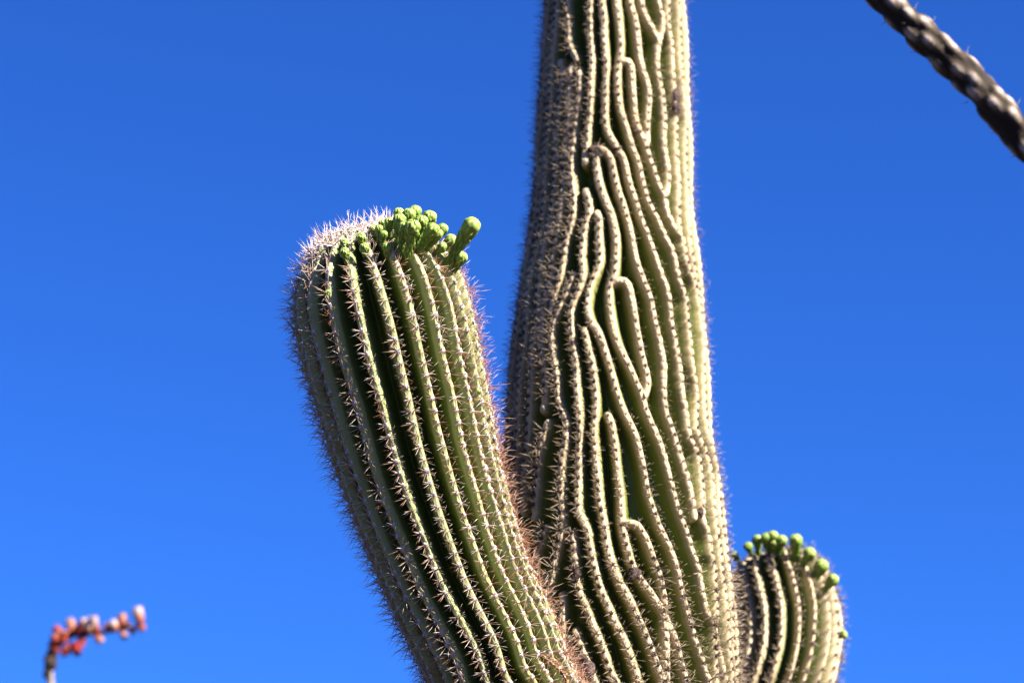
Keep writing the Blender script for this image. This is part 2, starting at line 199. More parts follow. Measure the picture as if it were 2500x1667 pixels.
# ------------------------------------------------------------------ materials
def material(name, rough=0.6, spec=0.3):
    m = bpy.data.materials.new(name); m.use_nodes = True
    b = m.node_tree.nodes['Principled BSDF']
    b.inputs['Roughness'].default_value = rough
    b.inputs['Specular IOR Level'].default_value = spec
    return m, m.node_tree, b

def attr(nt, name):
    n = nt.nodes.new('ShaderNodeAttribute'); n.attribute_name = name
    return n.outputs['Fac']

def noise(nt, scale, detail=4, rough=0.6, stretch=None):
    tc = nt.nodes.new('ShaderNodeTexCoord')
    n = nt.nodes.new('ShaderNodeTexNoise')
    n.inputs['Scale'].default_value = scale; n.inputs['Detail'].default_value = detail
    n.inputs['Roughness'].default_value = rough
    if stretch:
        mp = nt.nodes.new('ShaderNodeMapping'); mp.inputs['Scale'].default_value = stretch
        nt.links.new(tc.outputs['Object'], mp.inputs[0]); nt.links.new(mp.outputs[0], n.inputs['Vector'])
    else:
        nt.links.new(tc.outputs['Object'], n.inputs['Vector'])
    return n.outputs['Fac']

def math_node(nt, op, a, b=None, clamp=False):
    n = nt.nodes.new('ShaderNodeMath'); n.operation = op; n.use_clamp = clamp
    for i, v in enumerate((a, b)):
        if v is None: continue
        if isinstance(v, (int, float)): n.inputs[i].default_value = v
        else: nt.links.new(v, n.inputs[i])
    return n.outputs[0]

def ramp(nt, fac, stops, interp='EASE'):
    r = nt.nodes.new('ShaderNodeValToRGB'); r.color_ramp.interpolation = interp
    el = r.color_ramp.elements
    while len(el) < len(stops): el.new(0.5)
    for e, (p, c) in zip(el, stops):
        e.position = p; e.color = (*c, 1)
    nt.links.new(fac, r.inputs[0])
    return r.outputs[0]

def mix(nt, fac, a, b, mode='MIX'):
    n = nt.nodes.new('ShaderNodeMix'); n.data_type = 'RGBA'; n.blend_type = mode
    for sock, v in ((n.inputs['Factor'], fac), (n.inputs['A'], a), (n.inputs['B'], b)):
        if isinstance(v, (int, float)): sock.default_value = v
        elif isinstance(v, tuple): sock.default_value = (*v, 1)
        else: nt.links.new(v, sock)
    return n.outputs['Result']

def bump(nt, bsdf, h, strength, dist):
    n = nt.nodes.new('ShaderNodeBump'); n.inputs['Strength'].default_value = strength
    n.inputs['Distance'].default_value = dist
    nt.links.new(h, n.inputs['Height']); nt.links.new(n.outputs[0], bsdf.inputs['Normal'])

def skin_material(name, stops, cork, cork_amount, rough):
    m, nt, b = material(name, rough, 0.2)
    cr = attr(nt, 'crest')
    n1 = noise(nt, 26, 5)
    f = math_node(nt, 'ADD', cr, math_node(nt, 'MULTIPLY', math_node(nt, 'SUBTRACT', n1, 0.5), 0.22), True)
    col = ramp(nt, f, stops)
    n2 = noise(nt, 9, 6, 0.65)
    col = mix(nt, 0.55, col, ramp(nt, n2, [(0.3, (0.80, 0.82, 0.72)), (0.7, (1.0, 1.0, 1.0))]), 'MULTIPLY')
    n3 = noise(nt, 70, 4, 0.7)
    spots = math_node(nt, 'MULTIPLY', math_node(nt, 'GREATER_THAN', n3, 0.70), math_node(nt, 'MULTIPLY', cr, cork_amount), True)
    col = mix(nt, spots, col, cork)
    nt.links.new(col, b.inputs['Base Color'])
    bump(nt, b, math_node(nt, 'ADD', noise(nt, 150, 3), math_node(nt, 'MULTIPLY', n3, 0.8)), 0.18, 0.0010)
    return m

M_TRUNK = skin_material('old_saguaro_skin',
    [(0.0, (0.070, 0.086, 0.010)), (0.30, (0.088, 0.102, 0.018)), (0.62, (0.210, 0.174, 0.082)), (0.92, (0.40, 0.310, 0.200))],  # green furrow and cream crest are skin; flank tone lowered as painted shade
    (0.184, 0.124, 0.092), 0.55, 0.6)
M_ARM = skin_material('young_saguaro_skin',
    [(0.0, (0.056, 0.078, 0.011)), (0.38, (0.062, 0.084, 0.016)), (0.66, (0.090, 0.114, 0.028)), (0.93, (0.270, 0.285, 0.132))],  # pale crest is skin colour; flank and furrow greens darkened to deepen the shade
    (0.156, 0.124, 0.074), 0.4, 0.5)
M_ARM_FAR = skin_material('tan_ribbed_saguaro_skin',
    [(0.0, (0.066, 0.088, 0.018)), (0.42, (0.092, 0.112, 0.030)), (0.68, (0.235, 0.200, 0.105)), (1.0, (0.36, 0.285, 0.185))],
    (0.18, 0.12, 0.09), 0.5, 0.55)

def spine_material(name, stops):
    m, nt, b = material(name, 0.45, 0.4)
    nt.links.new(ramp(nt, attr(nt, 'tint'), stops, 'LINEAR'), b.inputs['Base Color'])
    return m
M_SPINE = spine_material('rust_spine', [(0.0, (0.10, 0.030, 0.016)), (0.45, (0.23, 0.095, 0.045)), (0.75, (0.36, 0.22, 0.15)), (1.0, (0.58, 0.51, 0.47))])
M_SPINE_OLD = spine_material('grey_straw_spine', [(0.0, (0.028, 0.020, 0.021)), (0.4, (0.15, 0.10, 0.068)), (0.75, (0.28, 0.21, 0.135)), (1.0, (0.42, 0.35, 0.26))])
def felt(name, c1, c2):
    m, nt, b = material(name, 0.95, 0.1)
    n = noise(nt, 300, 3)
    nt.links.new(ramp(nt, n, [(0.3, c1), (0.7, c2)]), b.inputs['Base Color'])
    bump(nt, b, n, 0.8, 0.002)
    return m
M_FELT = felt('white_areole_felt', (0.26, 0.235, 0.22), (0.52, 0.49, 0.465))
M_FELT_OLD = felt('dark_areole_felt', (0.016, 0.014, 0.016), (0.064, 0.053, 0.053))
M_FELT_FAR = felt('dull_areole_felt', (0.046, 0.032, 0.030), (0.110, 0.078, 0.069))
m, nt, b = material('green_bud_scales', 0.5, 0.35)
col = ramp(nt, attr(nt, 'scale_tip'), [(0.0, (0.045, 0.10, 0.012)), (0.5, (0.125, 0.195, 0.028)), (1.0, (0.27, 0.32, 0.075))])
col = mix(nt, 0.35, col, ramp(nt, noise(nt, 90, 3), [(0.3, (0.7, 0.8, 0.6)), (0.7, (1, 1, 1))]), 'MULTIPLY')
nt.links.new(col, b.inputs['Base Color'])
M_BUD = m
m, nt, b = material('dead_brown_cork', 0.9, 0.15)
n = noise(nt, 120, 5, 0.7)
nt.links.new(ramp(nt, n, [(0.3, (0.012, 0.007, 0.006)), (0.55, (0.060, 0.039, 0.037)), (0.8, (0.166, 0.124, 0.115))]), b.inputs['Base Color'])
bump(nt, b, n, 1.0, 0.006)
M_SCAR = m
m, nt, b = material('torn_dry_skin', 0.8, 0.2)
n = noise(nt, 90, 5, 0.7)
nt.links.new(ramp(nt, n, [(0.38, (0.023, 0.009, 0.006)), (0.5, (0.138, 0.074, 0.037)), (0.66, (0.276, 0.207, 0.120))]), b.inputs['Base Color'])
bump(nt, b, n, 0.8, 0.004)
M_TORN = m
m, nt, b = material('ocotillo_bark', 0.85, 0.2)
f = math_node(nt, 'ADD', attr(nt, 'crest'), math_node(nt, 'MULTIPLY', math_node(nt, 'SUBTRACT', noise(nt, 60, 5), 0.5), 0.6), True)
nt.links.new(ramp(nt, f, [(0.0, (0.014, 0.009, 0.006)), (0.5, (0.036, 0.025, 0.017)), (0.75, (0.115, 0.090, 0.070)), (1.0, (0.30, 0.245, 0.22))]), b.inputs['Base Color'])
bump(nt, b, noise(nt, 180, 4), 0.7, 0.003)
M_BARK = m
m, nt, b = material('ocotillo_petal', 0.5, 0.25)
nt.links.new(ramp(nt, attr(nt, 'along'), [(0.0, (0.115, 0.005, 0.004)), (0.35, (0.18, 0.026, 0.010)), (0.62, (0.20, 0.080, 0.045)), (1.0, (0.26, 0.185, 0.185))]), b.inputs['Base Color'])
M_PETAL = m
m, nt, b = material('dark_bract', 0.8, 0.2)
nt.links.new(ramp(nt, noise(nt, 200, 3), [(0.3, (0.010, 0.006, 0.005)), (0.7, (0.030, 0.017, 0.012))]), b.inputs['Base Color'])
M_BRACT = m
m, nt, b = material('desert_soil', 0.95, 0.1)
n = noise(nt, 0.35, 8, 0.7)
n2 = noise(nt, 6, 6, 0.7)
col = mix(nt, 0.5, ramp(nt, n, [(0.35, (0.026, 0.023, 0.017)), (0.65, (0.052, 0.043, 0.031))]), ramp(nt, n2, [(0.35, (0.025, 0.021, 0.016)), (0.7, (0.060, 0.049, 0.036))]))
nt.links.new(col, b.inputs['Base Color'])
bump(nt, b, n2, 0.8, 0.05)
M_SOIL = m

# ------------------------------------------------------------------ ground
g = 4000.0
xs = np.r_[-g, -400, -60, np.linspace(-14, 14, 29), 60, 400, g]
gx, gy = np.meshgrid(xs, xs + 5.0)
gz = np.where((abs(gx) < 15) & (abs(gy - 5) < 15), 0.04 * np.sin(gx * 1.3) * np.cos(gy * 0.9) + 0.02 * np.sin(gx * 3.1 + gy * 2.2), 0)
ni = len(xs)
idx = np.arange(ni * ni).reshape(ni, ni)
q = np.stack([idx[:-1, :-1], idx[:-1, 1:], idx[1:, 1:], idx[1:, :-1]], -1).reshape(-1, 4)
ground = add('ground', mesh_from('ground', np.stack([gx, gy, gz], -1).reshape(-1, 3), q, mats=[M_SOIL]))
ground['kind'] = 'structure'

# ------------------------------------------------------------------ the saguaro
saguaro = empty('saguaro_cactus', (0.23, 6.0, 0.0), 'tall ribbed saguaro cactus with two budding arms and wavy merging ribs', 'cactus')
ROOT = np.array([0.23, 6.0, 0.0])

def grid_normals(P):
    """P (rows, cols, 3), columns closed"""
    du = np.roll(P, -1, 1) - np.roll(P, 1, 1)
    dv = np.gradient(P, axis=0)
    return unit(np.cross(du, dv))

def split_surface(part_name, P, N, crest, rid, inside, mat, parent, label=None):
    """one mesh for the furrows and one object for each rib, cut from the same closed surface"""
    nj, nc = rid.shape
    idx = np.arange(nj * nc).reshape(nj, nc)
    nxt = np.roll(idx, -1, 1)
    quads = np.stack([idx[:-1], nxt[:-1], nxt[1:], idx[1:]], -1).reshape(-1, 4)
    lab = np.where(inside, rid, -1)
    fl = lab[:-1].reshape(-1)
    V = P.reshape(-1, 3) - ROOT; NN = N.reshape(-1, 3); C = crest.reshape(-1)
    order = np.argsort(fl, kind='stable'); sf = fl[order]
    ids, st = np.unique(sf, return_index=True)
    st = np.r_[st, len(sf)]
    main = None
    for k, i in enumerate(ids):
        f = quads[order[st[k]:st[k + 1]]]
        u, inv = np.unique(f, return_inverse=True)
        me = mesh_from(part_name if i < 0 else 'rib', V[u], inv.reshape(-1, 4), normals=NN[u], attrs={'crest': C[u]}, mats=[mat])
        if i < 0:
            main = add(part_name, me, parent)
            if label: main['label'] = label
        else:
            o = add('rib', me, main)
    return main

def wobble(x, seed, n=5, f0=2.0):
    r = np.random.default_rng(seed); y = 0
    for k in range(n):
        y = y + np.sin(x * f0 * (1.6 ** k) + r.uniform(0, 6.3)) / (1.5 ** k)
    return y / 2.0

# ---- trunk: a ridge field laid over a tapering column, one ridge per surveyed rib
prof = [(0.0, 0.23, 0.215), (0.5, 0.23, 0.235), (1.5, 0.23, 0.25), (2.4, 0.23, 0.259)] + [p for p in TRUNK_PROFILE]
ztop = prof[-1][0]
prof += [(ztop + 0.25, 0.243, prof[-1][2] * 0.97), (ztop + 0.5, 0.245, prof[-1][2] * 0.95)]
PZ = np.array(prof); ZCAP = PZ[-1, 0]; CAPH = 0.15
def tr_c(z): return np.interp(z, PZ[:, 0], PZ[:, 1])
def tr_R(z): return np.interp(z, PZ[:, 0], PZ[:, 2])
def tr_cap(z): 
    t = np.clip((z - ZCAP) / CAPH, 0, 1)
    return np.sqrt(np.maximum(1 - t * t, 0.0004))

ribs = []
for r in TRUNK_RIBS:
    r = [(math.radians(a), z) for a, z in r]
    if r[0][1] > 4.25:
        t0 = r[0][0]
        r = [(t0, ZCAP + CAPH), (t0, ZCAP - 0.1), (t0, r[0][1] + 0.10)] + r
    if r[-1][1] < 2.92:
        t1 = r[-1][0]
        r = r + [(t1 + 0.02, r[-1][1] - 0.12), (t1 + 0.02, 1.5), (t1 + 0.02, -0.05)]
    ribs.append(np.array(r))
for k, a in enumerate(np.r_[np.arange(93, 296, 12.5)]):
    zz = np.linspace(ZCAP + CAPH, -0.05, 26)
    ribs.append(np.stack([math.radians(a) + 0.035 * wobble(zz, 50 + k) - (2 * math.pi if a > 180 else 0), zz], 1))
for k, a in enumerate((-62.0, -50.0, -37.0, -25.0)):            # below the big arm
    zz = np.linspace(2.78, -0.05, 14)
    ribs.append(np.stack([math.radians(a) + 0.02 * wobble(zz, 90 + k), zz], 1))

th = np.unique(np.r_[np.radians(np.linspace(-96, 96, 430)), np.radians(np.linspace(96, 264, 90)) - 2 * math.pi * (np.linspace(96, 264, 90) > 180)])
zz = np.r_[np.linspace(-0.03, 2.70, 110)[:-1], np.linspace(2.70, 4.46, 860)[:-1], np.linspace(4.46, ZCAP, 30)[:-1], ZCAP + CAPH * np.sin(np.linspace(0, math.pi / 2, 26))]
TH, ZZ = np.meshgrid(th, zz)
RZ = tr_R(ZZ)
dist = np.full(TH.shape, 0.06); rid = np.zeros(TH.shape, int); arc = np.zeros(TH.shape)
rib_curves = []
for i, r in enumerate(ribs):
    c = spline(r, 8)
    # arc length on the surface
    Xc = c[:, 0] * tr_R(c[:, 1])
    s = np.r_[0, np.cumsum(np.hypot(np.diff(Xc), np.diff(c[:, 1])))]
    t = np.linspace(0, s[-1], max(3, int(s[-1] / 0.011)))
    c = np.stack([np.interp(t, s, c[:, 0]), np.interp(t, s, c[:, 1])], 1)
    rib_curves.append((c, t))
    for k in range(len(c) - 1):
        (a0, z0), (a1, z1) = c[k], c[k + 1]
        ra = tr_R(0.5 * (z0 + z1))
        j0, j1 = np.searchsorted(zz, [min(z0, z1) - 0.045, max(z0, z1) + 0.045])
        m = 0.045 / ra
        i0, i1 = np.searchsorted(th, [min(a0, a1) - m, max(a0, a1) + m])
        if j1 <= j0 or i1 <= i0: continue
        sl = (slice(j0, j1), slice(i0, i1))
        px = (TH[sl] - a0) * ra; pz = ZZ[sl] - z0
        ex = (a1 - a0) * ra; ez = z1 - z0
        u = np.clip((px * ex + pz * ez) / max(ex * ex + ez * ez, 1e-9), 0, 1)
        d = np.hypot(px - u * ex, pz - u * ez)
        better = d < dist[sl]
        dist[sl] = np.where(better, d, dist[sl]); rid[sl] = np.where(better, i, rid[sl])
        arc[sl] = np.where(better, t[k] + u * math.hypot(ex, ez), arc[sl])

TR_SP = 0.0205            # areole spacing on the trunk
band = 0.0215 + 0.0025 * np.sin(ZZ * 9 + TH * 5) + 0.0015 * np.sin(ZZ * 31 + rid * 2.1)
t = np.clip((dist - 0.0030) / band, 0, 1)
ridge = 0.5 + 0.5 * np.cos(math.pi * t ** 0.9)
ph = (arc / TR_SP) % 1.0
notch = np.exp(-((np.minimum(ph, 1 - ph)) / 0.17) ** 2) * np.exp(-(dist / 0.008) ** 2)
depth = 0.040 + 0.003 * np.sin(ZZ * 7.0 + TH * 3)
capk = tr_cap(ZZ)
rad = RZ - depth * (1 - ridge) - 0.0026 * notch + 0.0008 * np.sin(ZZ * 210 + rid) * ridge + 0.0022 * np.sin(ZZ * 23 + rid * 1.7) * ridge
rad = rad * capk
crest = np.clip(1.05 * ridge ** 1.9, 0, 1)
P = np.stack([tr_c(ZZ) + rad * np.sin(TH), 6.0 - rad * np.cos(TH), ZZ], -1)
N = grid_normals(P)
trunk = split_surface('trunk', P, N, crest, rid, dist < 0.0145, M_TRUNK, saguaro, 'thick olive trunk with cream crested ribs that fork and merge')

def tr_point(a, z):
    """crest point and outward normal"""
    rr = tr_R(z) * tr_cap(z)
    n = np.array([math.sin(a), -math.cos(a), 0.0])
    return np.array([tr_c(z) + rr * math.sin(a), 6.0 - rr * math.cos(a), z]), n

# ---- spine clusters -------------------------------------------------------
def cluster_template(seed, count, length, radius, pad, tint0, up=0.0, spread=1.0, cmax=1.3):
    """areole pad plus a star of needle spines; local +Z is outward, +X runs along the rib"""
    r = np.random.default_rng(seed)
    V, T, A, MI = [], [], [], []
    # pad
    ns, nl = 7, 3
    for j in range(nl):
        e = (math.pi / 2) * j / nl
        for i in range(ns):
            a = 2 * math.pi * i / ns
            k = r.uniform(0.85, 1.15)
            V.append((1.25 * pad * math.cos(e) * math.cos(a) * k, pad * math.cos(e) * math.sin(a) * k, pad * 0.62 * math.sin(e) - 0.0012)); A.append(0.9)
    V.append((0, 0, pad * 0.6)); A.append(0.9)
    for j in range(nl - 1):
        for i in range(ns):
            a, b_ = j * ns + i, j * ns + (i + 1) % ns
            T += [(a, b_, b_ + ns), (a, b_ + ns, a + ns)]; MI += [0, 0]
    for i in range(ns):
        T.append(((nl - 1) * ns + i, (nl - 1) * ns + (i + 1) % ns, nl * ns)); MI.append(0)
    for k in range(count):
        az = 2 * math.pi * (k / count) + r.normal(0, 0.28)
        central = r.random() < 0.3
        el = r.uniform(0.55, 1.3) if central else r.uniform(0.10, 0.62)
        L = length * (r.uniform(0.95, cmax) if central else r.uniform(0.5, 0.92))
        d = np.array([math.cos(az) * math.cos(el) * 0.85 + up, math.sin(az) * math.cos(el) * spread, math.sin(el)]); d /= np.linalg.norm(d)
        o1 = np.cross(d, [0.3, 0.5, 0.8]); o1 /= np.linalg.norm(o1); o2 = np.cross(d, o1)
        base = np.array([math.cos(az) * pad * 0.4, math.sin(az) * pad * 0.4, pad * 0.25])
        bend = r.normal(0, 0.06, 3) * L
        rr = radius * r.uniform(0.75, 1.2); n0 = len(V)
        tc = min(1, max(0, tint0 + r.normal(0, 0.2)))
        for f, rk, tt in ((0.0, 1.0, -0.12), (0.55, 0.72, 0.0)):
            for q_ in range(3):
                ang = 2 * math.pi * q_ / 3
                V.append(tuple(base + d * L * f + bend * f * f + (o1 * math.cos(ang) + o2 * math.sin(ang)) * rr * rk)); A.append(min(1, max(0, tc + tt)))
        V.append(tuple(base + d * L + bend)); A.append(min(1, tc + 0.22))
        for q_ in range(3):
            q2 = (q_ + 1) % 3
            T += [(n0 + q_, n0 + q2, n0 + 3 + q2), (n0 + q_, n0 + 3 + q2, n0 + 3 + q_), (n0 + 3 + q_, n0 + 3 + q2, n0 + 6)]; MI += [1, 1, 1]
    return np.array(V), np.array(T), np.array(A), np.array(MI)

def frame(n, tdir):
    z = n / np.linalg.norm(n); x = tdir - z * (tdir @ z); x /= np.linalg.norm(x)
    return np.stack([x, np.cross(z, x), z], 1)

def joined(name, temps, places, mats, parent):
    """places: (template index, position, 3x3 frame, scale)"""
    VV, TT, AA, MM = [], [], [], []; n = 0
    for ti, p, R, s in places:
        V, T, A, MI = temps[ti]
        VV.append((V * s) @ R.T + (p - ROOT)); TT.append(T + n); AA.append(A); MM.append(MI); n += len(V)
    me = mesh_from(name, np.vstack(VV), tris=np.vstack(TT), attrs={'tint': np.concatenate(AA)}, mats=mats, midx=np.concatenate(MM))
    o = add(name, me, parent); o['kind'] = 'stuff'
    return o

# ---- arms ---------------------------------------------------------------
def build_arm(path, dome, rib_deg, mat, label, step, cols_front, cols_back, depth_k, wide, sp, seed):
    c, r, T, ref, side, body = arm_rings(path, dome, step)
    s = np.r_[0, np.cumsum(np.linalg.norm(np.diff(c, axis=0), axis=1))]
    th = np.r_[np.linspace(-math.pi / 2 - 0.25, math.pi / 2 + 0.25, cols_front, endpoint=False), np.linspace(math.pi / 2 + 0.25, 1.5 * math.pi - 0.25, cols_back, endpoint=False)]
    ra = np.radians(np.array(rib_deg))
    sw = 0.02
    drift = np.array([sw * wobble(s * 3, seed + k) for k in range(len(ra))])          # (rib, row)
    d = np.full((len(s), len(th)), 9.0); rid = np.zeros(d.shape, int); gap = np.zeros(d.shape)
    second = np.full(d.shape, 9.0)
    for k in range(len(ra)):
        dd = np.abs((th[None] - (ra[k] + drift[k])[:, None] + math.pi) % (2 * math.pi) - math.pi)
        b_ = dd < d
        second = np.where(b_, d, np.minimum(second, dd))
        d = np.where(b_, dd, d); rid = np.where(b_, k, rid)
    frac = d / (0.5 * (d + second))                 # 0 on the crest, 1 in the furrow
    t = np.clip((frac - 0.20) / 0.80, 0, 1)
    ridge = (0.5 + 0.5 * np.cos(math.pi * t)) ** 1.0
    ridge = 0.45 * ridge ** 1.3 + 0.55 * (1 - t) ** 2.0     # narrow crest, broad furrow
    fade = np.clip(r / (0.55 * r[:body].max()), 0, 1)[:, None]
    ph = (s[:, None] / sp + rid * 0.37) % 1.0
    bumpk = np.exp(-((np.minimum(ph, 1 - ph)) / 0.2) ** 2)
    lump = np.exp(-(frac / 0.28) ** 2)
    lum2 = 0.0018 * np.sin(s[:, None] * 27 + rid * 2.3) * ridge
    rad = r[:, None] - depth_k * r[:body].max() * (1 - ridge) * fade * (0.35 + 0.65 * fade) + fade * (0.0020 * bumpk * lump + lum2)
    rad = np.maximum(rad, 0.002)
    dirs = np.cos(th)[None, :, None] * ref[:, None] + np.sin(th)[None, :, None] * side[:, None]
    P = c[:, None] + dirs * rad[:, :, None]
    N = grid_normals(P)
    crest = np.clip(1.2 * ridge ** 1.35, 0, 1)
    arm = split_surface('arm', P, N, crest, rid, frac < wide, mat, saguaro, label)
    # crest curves for the areoles
    curves = []
    for k in range(len(ra)):
        a = ra[k] + drift[k]
        dv = np.cos(a)[:, None] * ref + np.sin(a)[:, None] * side
        Pc = c + dv * (r[:, None] + 0.0015)
        Tg = unit(np.gradient(Pc, axis=0))
        Sd = np.cross(dv, T)
        n = unit(np.cross(Tg, Sd)); n *= np.sign((n * dv).sum(-1, keepdims=True) + 1e-9)
        curves.append((Pc, Tg, n, s, k, r))
    return arm, curves

NEAR_RIBS = [-155, -138, -121, -104, -87, -70, -53, -35.5, -17, 1, 17.5, 33, 48, 62, 77, 92, 107, 123, 139, 155, 171, 188]
arm_near, curves_near = build_arm(ARM_NEAR, ARM_NEAR_DOME, NEAR_RIBS, M_ARM, 'large pale green arm tipped with a crowd of buds', 0.0024, 330, 120, 0.31, 0.40, 0.0245, 200)
FAR_RIBS = list(np.arange(-90 - 19 * 3, 200, 19.0)[:19])
arm_far, curves_far = build_arm(ARM_FAR, ARM_FAR_DOME, FAR_RIBS, M_ARM_FAR, 'small rounded arm with a single row of buds, behind the trunk', 0.0036, 170, 60, 0.30, 0.40, 0.0215, 300)

CAMP = np.array([0, 0, 1.6])

# near arm clusters: the largest 300 in view as objects of their own, the rest joined
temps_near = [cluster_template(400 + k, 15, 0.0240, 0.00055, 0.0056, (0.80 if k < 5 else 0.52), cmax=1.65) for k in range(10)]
temps_crown = [cluster_template(430 + k, 18, 0.034, 0.00085, 0.0085, 1.0, up=0.25) for k in range(6)]
places = []
for Pc, Tg, n, s, k, r in curves_near:
    sp = 0.0245
    q0 = -(k * 0.37) % 1.0
    u = q0 * sp
    while u < s[-1] - 0.004:
        rr = np.interp(u, s, r) / 0.18
        i = min(np.searchsorted(s, u), len(s) - 1)
        Pt, tt, nn = Pc[i], Tg[i], n[i]
        crown = r[i] < 0.125 and i > len(r) * 0.7
        jt = rng.normal(0, 0.10, 3)
        R = frame(nn + jt, tt)
        sc = rng.uniform(0.85, 1.15) * np.interp(nn[0], [-0.8, -0.3, 0.5, 0.9], [1.3, 1.0, 1.0, 1.15])
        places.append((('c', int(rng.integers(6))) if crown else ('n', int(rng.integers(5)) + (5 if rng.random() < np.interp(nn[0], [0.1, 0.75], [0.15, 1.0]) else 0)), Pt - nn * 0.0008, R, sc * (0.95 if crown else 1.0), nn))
        u += (sp * (0.62 if crown else 1.0)) * (1.0 if not crown else rng.uniform(0.85, 1.15))
score = []
for kind, p, R, sc, nn in places:
    v = CAMP - p; dd = np.linalg.norm(v)
    e = p - CAMP
    w = e @ np.array([0, math.cos(math.radians(18)), math.sin(math.radians(18))])
    y = (e @ np.array([0, -math.sin(math.radians(18)), math.cos(math.radians(18))])) / w
    vis = (nn @ v) / dd > 0.12 and y > -0.118
    score.append(sc / dd if vis else -1)
order = np.argsort(score)[::-1]
own = set(int(i) for i in order[:300] if score[i] > 0)
mesh_cache = {}
def cluster_mesh(kind):
    if kind not in mesh_cache:
        V, T, A, MI = (temps_near if kind[0] == 'n' else temps_crown)[kind[1]]
        mesh_cache[kind] = mesh_from('spine_cluster', V, tris=T, attrs={'tint': A}, mats=[M_FELT, M_SPINE], midx=MI)
    return mesh_cache[kind]
rest = []
for i, (kind, p, R, sc, nn) in enumerate(places):
    if i in own:
        o = add('spine_cluster', cluster_mesh(kind), arm_near)
        M = Matrix([[*(R[0] * sc), p[0] - ROOT[0]], [*(R[1] * sc), p[1] - ROOT[1]], [*(R[2] * sc), p[2] - ROOT[2]], [0, 0, 0, 1]])
        o.matrix_local = M
    else:
        rest.append((kind[1] + (10 if kind[0] == 'c' else 0), p, R, sc))
joined('spines', temps_near + temps_crown, rest, [M_FELT, M_SPINE], arm_near)

temps_far = [cluster_template(460 + k, 11, 0.021, 0.0008, 0.0050, 0.42) for k in range(6)]
pl = []
for Pc, Tg, n, s, k, r in curves_far:
    u = -(k * 0.37) % 1.0 * 0.0215
    while u < s[-1] - 0.004:
        i = min(np.searchsorted(s, u), len(s) - 1)
        pl.append((int(rng.integers(6)), Pc[i] - n[i] * 0.001, frame(n[i] + rng.normal(0, 0.1, 3), Tg[i]), rng.uniform(0.8, 1.15)))
        u += 0.0215 * (0.75 if r[i] < 0.07 else 1)
joined('spines', temps_far, pl, [M_FELT_FAR, M_SPINE_OLD], arm_far)

temps_old = [cluster_template(480 + k, 15, 0.0240, 0.00066, 0.0052, 0.46, cmax=1.5) for k in range(8)]
pl = []
for i, (c, t) in enumerate(rib_curves):
    for k in range(int(t[-1] / TR_SP)):
        u = (k + rng.normal(0, 0.05)) * TR_SP
        if u < 0: continue
        a, z = np.interp(u, t, c[:, 0]), np.interp(u, t, c[:, 1])
        if z < 2.2 and rng.random() < 0.6: continue
        if z < 0.1 or z > ZCAP + 0.1: continue
        p, n = tr_point(a, z)
        a2, z2 = np.interp(u + 0.006, t, c[:, 0]), np.interp(u + 0.006, t, c[:, 1])
        p2, _ = tr_point(a2, z2)
        sc = rng.uniform(0.75, 1.15) * (1.0 if z < 3.3 else 0.80) * (1.0 - 0.22 * min(1, max(0, (math.degrees(a) + 25) / 30)) if z > 3.0 else 1.0) * (1.22 if math.degrees(a) < -28 else 1.0)
        pl.append((int(rng.integers(8)), p - n * 0.0018, frame(n + rng.normal(0, 0.12, 3) + np.array([0, 0, -0.05]), p - p2), sc))
joined('spines', temps_old, pl, [M_FELT_OLD, M_SPINE_OLD], trunk)

